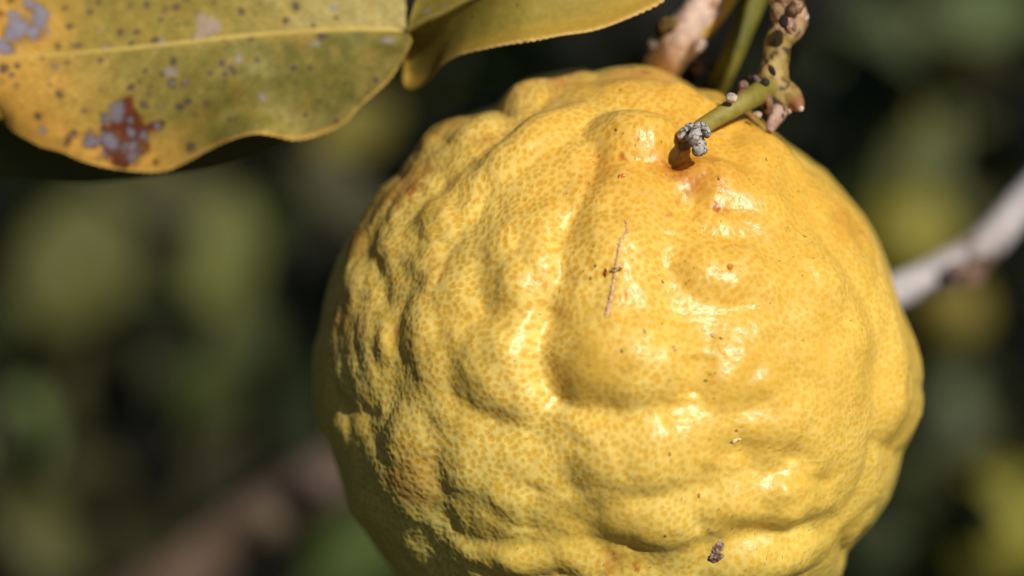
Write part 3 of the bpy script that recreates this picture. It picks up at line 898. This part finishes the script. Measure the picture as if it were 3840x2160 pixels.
def stamp(lst, col, soft, wob, amt=1.0):
    global lc
    acc = np.zeros(len(X))
    for q in lst:
        x, y, r = q[0] * kc, q[1] * kc, q[2] * kc
        ex = q[3] if len(q) > 3 else 1.0
        m = (np.abs(X - x) < r * 3.2 * max(ex, 1)) & (np.abs(Y - y) < r * 3.2)
        d = np.hypot((X[m] - x) / ex, Y[m] - y) / r
        acc[m] = np.maximum(acc[m], np.clip((1.0 + wob * n2[m] + 0.5 * wob * n3[m] - d) / soft + 0.5, 0, 1))
    lc = lc * (1 - amt * acc[:, None]) + col * amt * acc[:, None]
SPOT, LILAC, RUSTL, GREYL, BROWN = lin(74, 64, 60), lin(150, 140, 140), lin(98, 38, 18), lin(124, 118, 124), lin(88, 48, 14)
dark_spots = [(490, 50, 22), (665, 95, 28), (730, 15, 25), (855, 5, 22), (970, 45, 25), (1090, 35, 20), (1225, 65, 28), (1310, 55, 25), (1390, 5, 20), (1590, 25, 22), (1795, 80, 22), (2200, 40, 28),
 (585, 340, 36), (430, 350, 22), (520, 195, 20), (890, 245, 25), (1020, 240, 22), (1150, 300, 20), (405, 490, 36), (485, 470, 22), (35, 510, 28), (85, 565, 25), (10, 600, 22), (130, 490, 18), (120, 640, 25),
 (1290, 460, 22), (1200, 555, 20), (1280, 620, 26), (1380, 610, 26), (1740, 530, 20), (2390, 275, 22), (1860, 275, 22), (1130, 650, 26), (1100, 700, 24), (1055, 770, 30), (1190, 790, 26), (1330, 795, 22),
 (1390, 755, 22), (1550, 780, 28), (1440, 850, 16), (290, 870, 26), (630, 830, 22), (670, 830, 20), (540, 985, 24), (510, 1030, 20), (490, 1060, 22), (460, 715, 20), (1415, 1090, 26), (1160, 1200, 22), (1710, 890, 16),
 (2730, 690, 16), (2670, 765, 18), (2790, 600, 18), (2500, 900, 16), (2560, 625, 14), (1650, 470, 18), (970, 650, 20), (1900, 100, 20), (2270, 855, 15)]
halo = [(a, b, c * 1.7) for a, b, c in dark_spots]
rs = np.random.default_rng(3)
dark_spots = dark_spots + [(float(rs.uniform(0, 2500)), float(rs.uniform(0, 900)), float(rs.uniform(7, 17))) for _ in range(70)]
stamp(halo, lin(150, 118, 52), 1.2, 0.5, 0.35)
stamp(dark_spots, SPOT, 0.8, 1.4, 0.8)
stamp([(780, 350, 24), (1210, 325, 28), (1270, 530, 26, 1.8), (1770, 440, 24), (2350, 330, 26), (315, 970, 32), (2880, 300, 20, 2.2), (1950, 720, 24), (750, 220, 14), (2480, 65, 20, 1.6), (1280, 620, 13), (1380, 610, 14), (405, 490, 15), (1190, 790, 13)], LILAC, 0.8, 0.5, 0.75)
stamp([(20, 340, 60), (60, 350, 58), (80, 250, 78), (150, 220, 96), (250, 240, 88), (290, 150, 64), (320, 110, 48), (230, 40, 52), (290, 70, 54), (90, 110, 40), (0, 100, 30), (80, 0, 30)], lin(120, 82, 40), 0.5, 0.4, 0.85)
stamp([(20, 340, 48), (60, 350, 46), (80, 250, 64), (150, 220, 82), (250, 240, 74), (290, 150, 52), (320, 110, 36), (230, 40, 40), (290, 70, 42), (90, 110, 30)], lin(140, 136, 150), 0.6, 0.9, 0.9)
stamp([(1530, 200, 72), (1500, 150, 46), (1490, 260, 46), (1580, 200, 46)], lin(172, 148, 132), 0.6, 0.8, 0.85)
stamp([(940, 850, 82), (900, 960, 105), (960, 1080, 112), (850, 1080, 95), (1040, 980, 70), (900, 1160, 90), (940, 770, 62), (870, 1180, 60), (1130, 960, 40)], lin(160, 92, 26), 0.5, 0.4, 0.7)
stamp([(990, 900, 80), (820, 1120, 70), (940, 850, 84), (900, 960, 100), (960, 1080, 112), (850, 1080, 92), (1040, 980, 70), (900, 1160, 90), (940, 770, 62), (870, 1180, 62), (1110, 950, 34), (700, 1050, 60)], RUSTL, 0.6, 1.0, 0.92)
stamp([(880, 790, 50), (860, 840, 54), (790, 860, 50), (690, 1040, 74), (640, 1070, 44), (830, 1050, 78), (970, 990, 38), (1060, 1000, 52), (980, 1110, 68), (985, 1160, 54), (765, 1140, 48), (1170, 940, 32), (1200, 920, 24), (970, 890, 34)], lin(70, 44, 40), 0.6, 0.9, 0.8)
stamp([(880, 790, 38), (860, 840, 42), (790, 860, 36), (690, 1040, 46), (640, 1070, 26), (830, 1050, 48), (970, 990, 24), (1060, 1000, 34), (980, 1110, 46), (985, 1160, 36), (765, 1140, 30), (1170, 940, 18), (970, 890, 18)], GREYL, 0.9, 1.2, 0.9)
stamp([(870, 1190, 34), (1160, 1205, 20), (930, 1235, 30)], BROWN, 0.5, 0.4, 0.8)
# pale margin, plus a painted highlight where the raised edge catches sun
mg = sstep(0.965, 0.99, np.abs(S)) * np.clip(0.35 + 1.4 * fbm(flat / 90.0, 2, 209) + 0.9 * np.exp(-((X - 960) / 170) ** 2), 0.0, 1.0)
lc = lc * (1 - 0.6 * mg[:, None]) + lin(226, 184, 96) * 0.6 * mg[:, None]
blade, bn_ = sheet("blade", lp, lc.reshape(NU, nvv, 3), 0.00035, M_LEAF, leaf)

def rib(name, pts, w0, w1, parent, col, lift=0.0):
    q = spline(pts, 120)
    r = np.linspace(w0, w1, 120)
    rr = [tuple(P(a, b, d - lift)) + (w * PX(d),) for (a, b, d), w in zip(q, r)]
    v, f, t, a, n = tube(rr[::2], 120, 14, 0.05, 300, 21)
    c = col * (1 + 0.10 * fbm(v * 500, 2, 23))[:, None]
    return link(name, mesh_from(name, v, f, cols=c, mat=M_RIB), parent)
rib("midrib", mid, 16, 7, blade, lin(190, 164, 84), -0.00045)
# winged leaf stalk: lower wing in view, upper wing above the frame
wmid = [(1530, 112, 0.4097), (1590, 78, 0.4077), (1654, 50, 0.4057), (1745, 2, 0.4032), (1900, -60, 0.3995), (2100, -130, 0.3989), (2350, -230, 0.3999), (2560, -340, 0.4039)]
wlow = [(1530, 118, 0.4100), (1522, 190, 0.4155), (1511, 270, 0.4191), (1513, 318, 0.4206), (1535, 335, 0.4201), (1570, 327, 0.4181), (1604, 306, 0.4154), (1644, 258, 0.4113), (1705, 217, 0.4069), (1755, 198, 0.4044), (1831, 182, 0.4013), (1957, 157, 0.3984),
        (2083, 139, 0.3979), (2209, 119, 0.3977), (2310, 90, 0.3979), (2411, 42, 0.3984), (2492, -2, 0.3989), (2580, -90, 0.4004), (2600, -220, 0.4019), (2560, -338, 0.4039)]
wupp = [(1530, 108, 0.4097), (1540, 60, 0.4093), (1570, -20, 0.4086), (1640, -110, 0.4065), (1800, -200, 0.4024), (2000, -280, 0.3999), (2250, -350, 0.4009), (2450, -370, 0.4024), (2560, -342, 0.4039)]
WU, WV = 300, 70
wl2 = leaf_half_grid(wmid, wlow, WU, WV); wu2 = leaf_half_grid(wmid, wupp, WU, WV)
wl2 = crenate(wl2, 6.5, 0.3)
wg = np.concatenate([wu2[:, ::-1, :], wl2[:, 1:, :]], axis=1)
wn_ = wg.shape[1]
ws = np.linspace(-1, 1, wn_)[None, :] * np.ones((WU, 1))
wd = wg[:, :, 2] + 0.0018 * np.sin(np.pi * np.clip(np.abs(ws), 0, 1)) * np.where(ws > 0, 1, 0.4)
wd = wd - 0.0009 * sstep(0.8, 1.0, ws)
wp = CAM + (CF + CR * ((wg[:, :, 0] - W_PX / 2) / F)[..., None] + CU * ((H_PX / 2 - wg[:, :, 1]) / F)[..., None]) * wd[..., None]
wf = np.stack([wg[:, :, 0].ravel(), wg[:, :, 1].ravel(), 0 * wg[:, :, 0].ravel()], -1)
m1 = fbm(wf / 120.0, 3, 301); m2 = fbm(wf / 14.0, 2, 303)
wc = lin(150, 132, 54) * (1 + 0.12 * m1 + 0.10 * m2)[:, None]
wyl = np.clip(sstep(0.62, 1.0, ws.ravel()) * 0.75 + sstep(1800, 2450, wf[:, 0]) * 0.35, 0, 1)[:, None]
wc = wc * (1 - wyl) + lin(190, 152, 60) * wyl
wmg = (sstep(0.94, 0.98, ws.ravel()) * sstep(1590, 1680, wf[:, 0]))[:, None] * (0.55 + 0.45 * np.clip(1 + 2 * m2, 0, 1))[:, None]
wc = wc * (1 - wmg) + lin(222, 182, 104) * wmg
for (ax_, ay_, ar_) in ((1770, 66, 6), (1972, 158, 9), (1940, 20, 5), (1670, 30, 14), (1605, 40, 14), (1588, 118, 8)):
    q = np.hypot(wf[:, 0] - ax_, wf[:, 1] - ay_) / ar_
    k = (np.clip(1.3 - q, 0, 1) * 0.8)[:, None]
    wc = wc * (1 - k) + (lin(60, 40, 25) if ar_ < 13 and ax_ != 1588 else lin(150, 140, 130)) * k
wing, _n = sheet("winged_petiole", wp, wc.reshape(WU, wn_, 3), 0.00035, M_LEAF, leaf)
wing["label"] = "olive winged leaf stalk with beaded pale margin"
rib("midrib", wmid, 12, 16, wing, lin(160, 140, 66), -0.0003)
# round stalk carrying on to the stems above the picture
ev, ef, et, ea, en_ = tube(rows([(2540, -325, .402, 16), (2700, -450, .410, 22), (2850, -640, .424, 26), (2960, -800, .430, 30)]), 60, 18, 0.04, 300, 25)
link("petiole", mesh_from("petiole", ev, ef, cols=bark_cols(ev, lin(150, 132, 52), lin(170, 150, 70), lin(120, 100, 40), 27), mat=M_RIB), leaf)

# ------------------------------------------------------------------ leaf template for everything behind
def leaf_points(L, Wd, curl, fold, nu, nv, seed):
    u = np.linspace(0, 1, nu)[:, None]; s = np.linspace(-1, 1, nv)[None, :]
    prof = np.sin(np.pi * np.clip(u, 0.0, 1) ** 0.85) ** 0.75
    prof = np.maximum(prof, 0.03)
    x = u * L * np.ones_like(s)
    y = s * prof * Wd / 2
    z = -curl * L * (u - 0.4) ** 2 + fold * np.abs(y) + 0.03 * Wd * np.sin(u * 9 + seed) * s
    return np.stack([x, y, z + 0 * s], -1)
def frame_from(n, roll):
    n = n / np.linalg.norm(n)
    a = CR - n * (CR @ n)
    a /= np.linalg.norm(a)
    b = np.cross(n, a)
    return a * math.cos(roll) + b * math.sin(roll), -a * math.sin(roll) + b * math.cos(roll), n

def bg_leaf(px, py, d, lpx, wpx, roll, tilt, col, label, seed):
    """single blurred leaf: centre pixel, depth, length and width in pixels"""
    L, Wd = lpx * PX(d), wpx * PX(d)
    n = -CF + CR * tilt[0] + CU * tilt[1]
    ax = frame_from(n, math.radians(roll))
    g_ = leaf_points(L, Wd, 0.25, 0.22, 26, 13, seed)
    c = P(px, py, d)
    w_ = c + (g_[..., 0:1] - L / 2) * ax[0] + g_[..., 1:2] * ax[1] + g_[..., 2:3] * ax[2]
    o = thing("citrus_leaf", w_[0, 6], label, "leaf", "blurred leaves behind the fruit")
    nz = fbm(w_.reshape(-1, 3) * 60, 2, seed)
    cc = np.asarray(col) * (1 + 0.2 * nz)[:, None]
    sheet("blade", w_, cc.reshape(26, 13, 3), 0.0004, M_BGLEAF, o)
    r_ = [tuple(w_[k, 6] + ax[2] * 0.0001) + (Wd * 0.02,) for k in range(0, 26, 5)]
    v, f, t, a, nn = tube(r_, 40, 8, 0.02, 100, seed)
    link("midrib", mesh_from("midrib", v, f, cols=np.asarray(col) * 1.5 * np.ones((len(v), 1)), mat=M_RIB), o)
    b0 = w_[0, 6]
    dirp = -ax[0]
    v, f, t, a, nn = tube([tuple(b0 + dirp * s * 0.018 - CU * 0 + CF * 0.25 * s * s * 0.03) + (0.0009,) for s in (-0.15, 0.4, 1.0, 1.6)], 30, 8, 0.05, 200, seed)
    link("petiole", mesh_from("petiole", v, f, cols=np.asarray(col) * 1.2 * np.ones((len(v), 1)), mat=M_RIB), o)
    return w_.reshape(-1, 3)
hero = []          # points that the sun reaches through gaps cut in the added crown
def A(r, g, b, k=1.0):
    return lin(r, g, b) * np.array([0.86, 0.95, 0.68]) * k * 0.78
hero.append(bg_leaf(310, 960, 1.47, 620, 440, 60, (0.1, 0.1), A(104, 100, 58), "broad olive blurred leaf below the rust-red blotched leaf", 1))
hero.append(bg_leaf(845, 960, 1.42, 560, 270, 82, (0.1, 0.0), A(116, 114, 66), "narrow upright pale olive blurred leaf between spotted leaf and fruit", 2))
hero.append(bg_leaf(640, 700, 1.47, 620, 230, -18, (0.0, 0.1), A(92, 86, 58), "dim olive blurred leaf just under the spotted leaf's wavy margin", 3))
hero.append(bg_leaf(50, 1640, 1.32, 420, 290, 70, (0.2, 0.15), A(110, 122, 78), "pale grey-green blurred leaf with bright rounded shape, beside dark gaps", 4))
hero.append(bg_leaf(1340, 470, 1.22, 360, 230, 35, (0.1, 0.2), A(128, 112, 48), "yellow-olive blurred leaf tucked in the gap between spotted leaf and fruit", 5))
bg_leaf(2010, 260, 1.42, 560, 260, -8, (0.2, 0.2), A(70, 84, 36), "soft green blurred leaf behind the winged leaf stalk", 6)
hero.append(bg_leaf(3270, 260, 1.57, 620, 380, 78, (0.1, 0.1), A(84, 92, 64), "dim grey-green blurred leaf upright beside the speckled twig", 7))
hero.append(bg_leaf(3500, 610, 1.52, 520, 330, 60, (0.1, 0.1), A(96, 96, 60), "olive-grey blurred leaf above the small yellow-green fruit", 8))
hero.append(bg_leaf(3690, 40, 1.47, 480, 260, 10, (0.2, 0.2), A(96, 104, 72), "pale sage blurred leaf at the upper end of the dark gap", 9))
bg_leaf(3560, 1500, 1.57, 520, 380, 30, (0.2, 0.1), A(96, 98, 74), "dull grey-green blurred leaf above the round green fruit", 10)
hero.append(bg_leaf(1370, 2060, 1.37, 480, 300, 40, (0.1, 0.2), A(74, 86, 34), "fresh green blurred leaf under the brown branch", 11))
bg_leaf(880, 1340, 1.52, 620, 240, 60, (0.2, 0.1), A(70, 74, 30), "dark green slanting blurred leaf above the brown branch", 12)
bg_leaf(330, 1420, 1.57, 640, 380, 20, (0.1, 0.1), A(66, 62, 32), "dark olive blurred leaf next to the pale grey-green leaf", 13)
bg_leaf(3560, 250, 1.67, 640, 300, 80, (0.1, 0.1), A(86, 78, 30), "mustard-brown blurred leaf behind the grey-green upright leaf", 14)
bg_leaf(230, 2090, 1.52, 480, 300, -30, (0.1, 0.1), A(56, 58, 28), "very dark green blurred leaf below the pale grey-green leaf", 15)
bg_leaf(3330, 2010, 1.57, 500, 300, 60, (0.1, 0.1), A(70, 76, 50), "dim green blurred leaf between big fruit and round green fruit", 16)

# leaf in the shade right behind the spotted one
sl = thing("citrus_leaf", P(1050, 545, 0.425), "dark shaded leaf peeping out under the spotted leaf's lower margin", "leaf")
smid = [(1120, 470, .424), (900, 480, .424), (600, 480, .425), (300, 470, .426), (0, 450, .428), (-300, 430, .430), (-600, 420, .432)]
slow = [(1122, 480, .424), (1060, 540, .424), (950, 592, .4245), (800, 632, .425), (650, 655, .426), (470, 674, .427), (300, 690, .428), (100, 676, .429), (-150, 640, .430), (-400, 540, .431), (-600, 424, .432)]
supp = [(1122, 460, .424), (1050, 390, .424), (900, 330, .424), (600, 290, .425), (300, 290, .426), (0, 300, .428), (-300, 340, .430), (-600, 416, .432)]
sg_ = np.concatenate([leaf_half_grid(smid, supp, 120, 24)[:, ::-1, :], leaf_half_grid(smid, slow, 120, 24)[:, 1:, :]], axis=1)
sd_ = sg_[:, :, 2]
sp_ = CAM + (CF + CR * ((sg_[:, :, 0] - W_PX / 2) / F)[..., None] + CU * ((H_PX / 2 - sg_[:, :, 1]) / F)[..., None]) * sd_[..., None]
scc = lin(86, 84, 34) * (1 + 0.2 * fbm(sp_.reshape(-1, 3) * 120, 3, 8))[:, None]
sbl, _ = sheet("blade", sp_, scc.reshape(120, 47, 3), 0.00035, M_BGLEAF, sl)
rib("midrib", smid, 12, 6, sbl, lin(110, 104, 48), 0.0)

# ------------------------------------------------------------------ branches behind
def far_branch(name, rws, base, alt, spot, seed, label, knobs, bump=0.15):
    o = thing(name, rows(rws)[0][:3], label, "branch")
    v, f, t, a, n = tube(rows(rws), 140, 28, bump, 120, seed)
    link("bark_stem", mesh_from("bark_stem", v, f, cols=bark_cols(v, base, alt, spot, seed, 120, 0.1, 0.45, 160), mat=M_BARK), o)
    for (kx, ky, kd_, kr, c) in knobs:
        bud("knob", kx, ky, kd_, kr, kr * 0.8, c, c * 0.5, seed + int(kx) % 7, o, 0.4, mat=M_BARK, bump=0.3, sc=160)
    return v
b1 = far_branch("grey_branch", [(3050, 1240, 0.480, 66), (3250, 1140, 0.485, 66), (3380, 1085, 0.489, 66), (3480, 1042, 0.492, 66), (3560, 1008, 0.495, 74), (3640, 965, 0.497, 72), (3720, 895, 0.499, 68), (3800, 800, 0.501, 68), (3870, 730, 0.502, 74), (4050, 560, 0.505, 76), (4400, 330, 0.515, 84), (4900, 60, 0.535, 95)],
           lin(182, 174, 172), lin(150, 138, 132), lin(96, 80, 70), 401, "pale grey bare branch with a brown knob, running behind the fruit's right side", [(3640, 1030, 0.489, 58, lin(140, 110, 90)), (3580, 1010, 0.487, 40, lin(170, 135, 125)), (3560, 1060, 0.489, 34, lin(100, 84, 80)), (3690, 985, 0.493, 40, lin(110, 86, 66))])
b2 = far_branch("brown_branch", [(-300, 2760, .83, 120), (300, 2400, .82, 118), (640, 2190, .80, 116), (880, 2020, .79, 112), (1060, 1890, .78, 110), (1220, 1790, .77, 108), (1500, 1620, .76, 104), (1900, 1420, .75, 100), (2600, 1200, .74, 92)],
           lin(126, 106, 92), lin(110, 90, 72), lin(84, 66, 50), 402, "thick brown blurred branch slanting up behind the fruit's left side", [(1020, 1960, .77, 70, lin(110, 96, 74)), (1200, 1790, .755, 74, lin(120, 102, 92))])
hero.append(b1); 
# ------------------------------------------------------------------ small fruits behind
def far_fruit(px, py, d, rpx, col, label, seed):
    c = P(px, py, d); r = rpx * PX(d)
    o = thing("unripe_fruit", c - np.array([0, 0, r]), label, "fruit", "unripe fruits behind")
    v, f, nz, dd = lump(c, r, r * 0.98, r * 0.95, None, 0.09, 1.6 / r, seed, 60, 80)
    cc = np.asarray(col) * (1 + 0.15 * nz)[:, None]
    link("peel", mesh_from("peel", v, f, cols=cc, mat=M_BGFRUIT), o)
    top = c + np.array([0, 0, r * 0.93])
    v2, f2_, t, a, n = tube([tuple(top + np.array([0.004 * k, 0.012 * k * k, 0.018 * k])) + (0.0018,) for k in (-0.2, 0.5, 1.2, 2.0, 3.0)], 40, 12, 0.06, 200, seed)
    link("stalk", mesh_from("stalk", v2, f2_, cols=bark_cols(v2, lin(96, 92, 36), lin(110, 104, 50), lin(80, 70, 30), seed), mat=M_TWIG), o)
    v3, f3, nz3, d3 = lump(top, r * 0.2, r * 0.2, r * 0.06, None, 0.3, 300, seed)
    link("calyx", mesh_from("calyx", v3, f3, cols=lin(84, 80, 36) * np.ones((len(v3), 1)), mat=M_TWIG), o)
    return v
hero.append(far_fruit(3715, 1965, 1.60, 235, lin(146, 140, 54), "round yellow-green unripe fruit, blurred, below the dull grey-green leaf", 501))
f2v = far_fruit(3400, 880, 1.15, 190, lin(128, 120, 40), "yellow-green unripe fruit, blurred, just above the pale grey branch", 502)
f3v = far_fruit(3565, 1170, 1.2, 150, lin(112, 100, 34), "dark olive unripe fruit, blurred, just below the pale grey branch", 503)
hero.append(f2v)

# ------------------------------------------------------------------ the rest of the tree: dense leaves behind, unseen shade leaves added beside
def foliage(name, centers, label, seed, lmin=0.045, lmax=0.075):
    rg = np.random.default_rng(seed)
    nu, nv = 5, 5
    tpl = leaf_points(1.0, 0.5, 0.3, 0.25, nu, nv, 0).reshape(-1, 3) - np.array([0.5, 0, 0])
    N = len(centers)
    q = rg.normal(size=(N, 3)); q[:, 2] += 0.4
    nrm_ = q * 0.75 - CF * 0.7
    nrm_ /= np.linalg.norm(nrm_, axis=1)[:, None]
    t = rg.normal(size=(N, 3)); t -= nrm_ * (t * nrm_).sum(1)[:, None]; t /= np.linalg.norm(t, axis=1)[:, None]
    b = np.cross(nrm_, t)
    sc = rg.uniform(lmin, lmax, N)
    V = centers[:, None, :] + sc[:, None, None] * (tpl[None, :, 0:1] * t[:, None, :] + tpl[None, :, 1:2] * b[:, None, :] + tpl[None, :, 2:3] * nrm_[:, None, :])
    fq = grid_faces(nu, nv)
    FQ = (fq[None] + (np.arange(N) * nu * nv)[:, None, None]).reshape(-1, 4)
    pal_ = np.array([lin(66, 72, 30), lin(54, 64, 26), lin(80, 80, 38), lin(48, 56, 28), lin(72, 70, 42)])
    C = pal_[rg.integers(0, 5, N)] * rg.uniform(0.45, 1.0, N)[:, None]
    C = np.repeat(C, nu * nv, axis=0)
    o = link(name, mesh_from(name, V.reshape(-1, 3), FQ, cols=C, mat=M_BGLEAF))
    o["kind"] = "stuff"
    o["label"] = label
    o["category"] = "foliage"
    return o
def camspace(x, y, z):
    """x right, y up, z away from the lens"""
    return CAM + np.outer(x, CR) + np.outer(y, CU) + np.outer(z, CF)
HP = np.vstack([hh_[:: max(1, len(hh_) // 24)] for hh_ in hero])

def near_sun_path(c, pts, rad):
    """True where a leaf at c would stand in the sun's way to one of pts"""
    out = np.zeros(len(c), bool)
    for p in pts:
        q = c - p
        t = q @ SUN
        dd = np.linalg.norm(q - t[:, None] * SUN, axis=1)
        out |= (t > 0.01) & (dd < rad)
    return out
# leaves behind
nb = 5200
bz = RNG.uniform(1.66, 2.7, nb)
bx = RNG.uniform(-0.55, 0.75, nb) * (0.6 + 0.5 * bz)
by = RNG.uniform(-0.55, 0.60, nb) * (0.6 + 0.5 * bz)
cb = camspace(bx, by, bz)
mz = RNG.uniform(0.95, 1.6, 150)
cb = np.vstack([cb, camspace(RNG.uniform(-0.26, 0.30, 150) * mz, RNG.uniform(-0.2, 0.16, 150) * mz, mz)])
cb = cb[cb[:, 2] > 0.05]
cb = cb[~near_sun_path(cb, HP, 0.03)]
foliage("background_foliage", cb, "dark mass of out-of-focus citrus leaves behind everything", 5)
# unseen crown leaves, added right and above to shade the leaves behind
nc_ = 2000
cx = RNG.uniform(0.19, 1.5, nc_); cy = RNG.uniform(-0.35, 1.1, nc_); cz = RNG.uniform(0.36, 0.85, nc_)
keep = (np.abs(cx) > 0.20 * cz + 0.11) 
cc_ = camspace(cx[keep], cy[keep], cz[keep])
FG = np.vstack([pos[front][::9000], lp.reshape(-1, 3)[::3000], wp.reshape(-1, 3)[::2500], tv[::600], bv[::900]])
cc_ = cc_[~near_sun_path(cc_, FG, 0.055)]
cc_ = cc_[~near_sun_path(cc_, HP, 0.040)]
no_ = 3400
ox = RNG.uniform(-1.1, 1.5, no_); oz = RNG.uniform(0.30, 2.2, no_); oy = RNG.uniform(0.0, 0.75, no_) + 0.14 * oz + 0.12
co_ = camspace(ox, oy, oz)
lx = camspace(-RNG.uniform(0.0, 0.8, 900) - 0.24, RNG.uniform(-0.5, 0.5, 900), RNG.uniform(0.45, 1.2, 900))
ll = camspace(-RNG.uniform(0.22, 1.0, 1500), RNG.uniform(-0.6, 0.9, 1500), RNG.uniform(-0.35, 0.5, 1500))
lb = camspace(RNG.uniform(-0.8, 0.9, 1500), -RNG.uniform(0.20, 0.6, 1500), RNG.uniform(0.05, 1.1, 1500))
lb = lb[(lb - CAM) @ CU < -0.13 * ((lb - CAM) @ CF) - 0.10]
co_ = np.vstack([co_, lx, ll, lb])  # left and lower leaves added out of view to cut skylight on the fruit
co_ = co_[co_[:, 2] > 0.1]
co_ = co_[~near_sun_path(co_, FG, 0.055)]
co_ = co_[~near_sun_path(co_, HP, 0.040)]
cc_ = np.vstack([cc_, co_])
foliage("shade_foliage", cc_, "unseen crown leaves added to shade the scene around the fruit", 6)
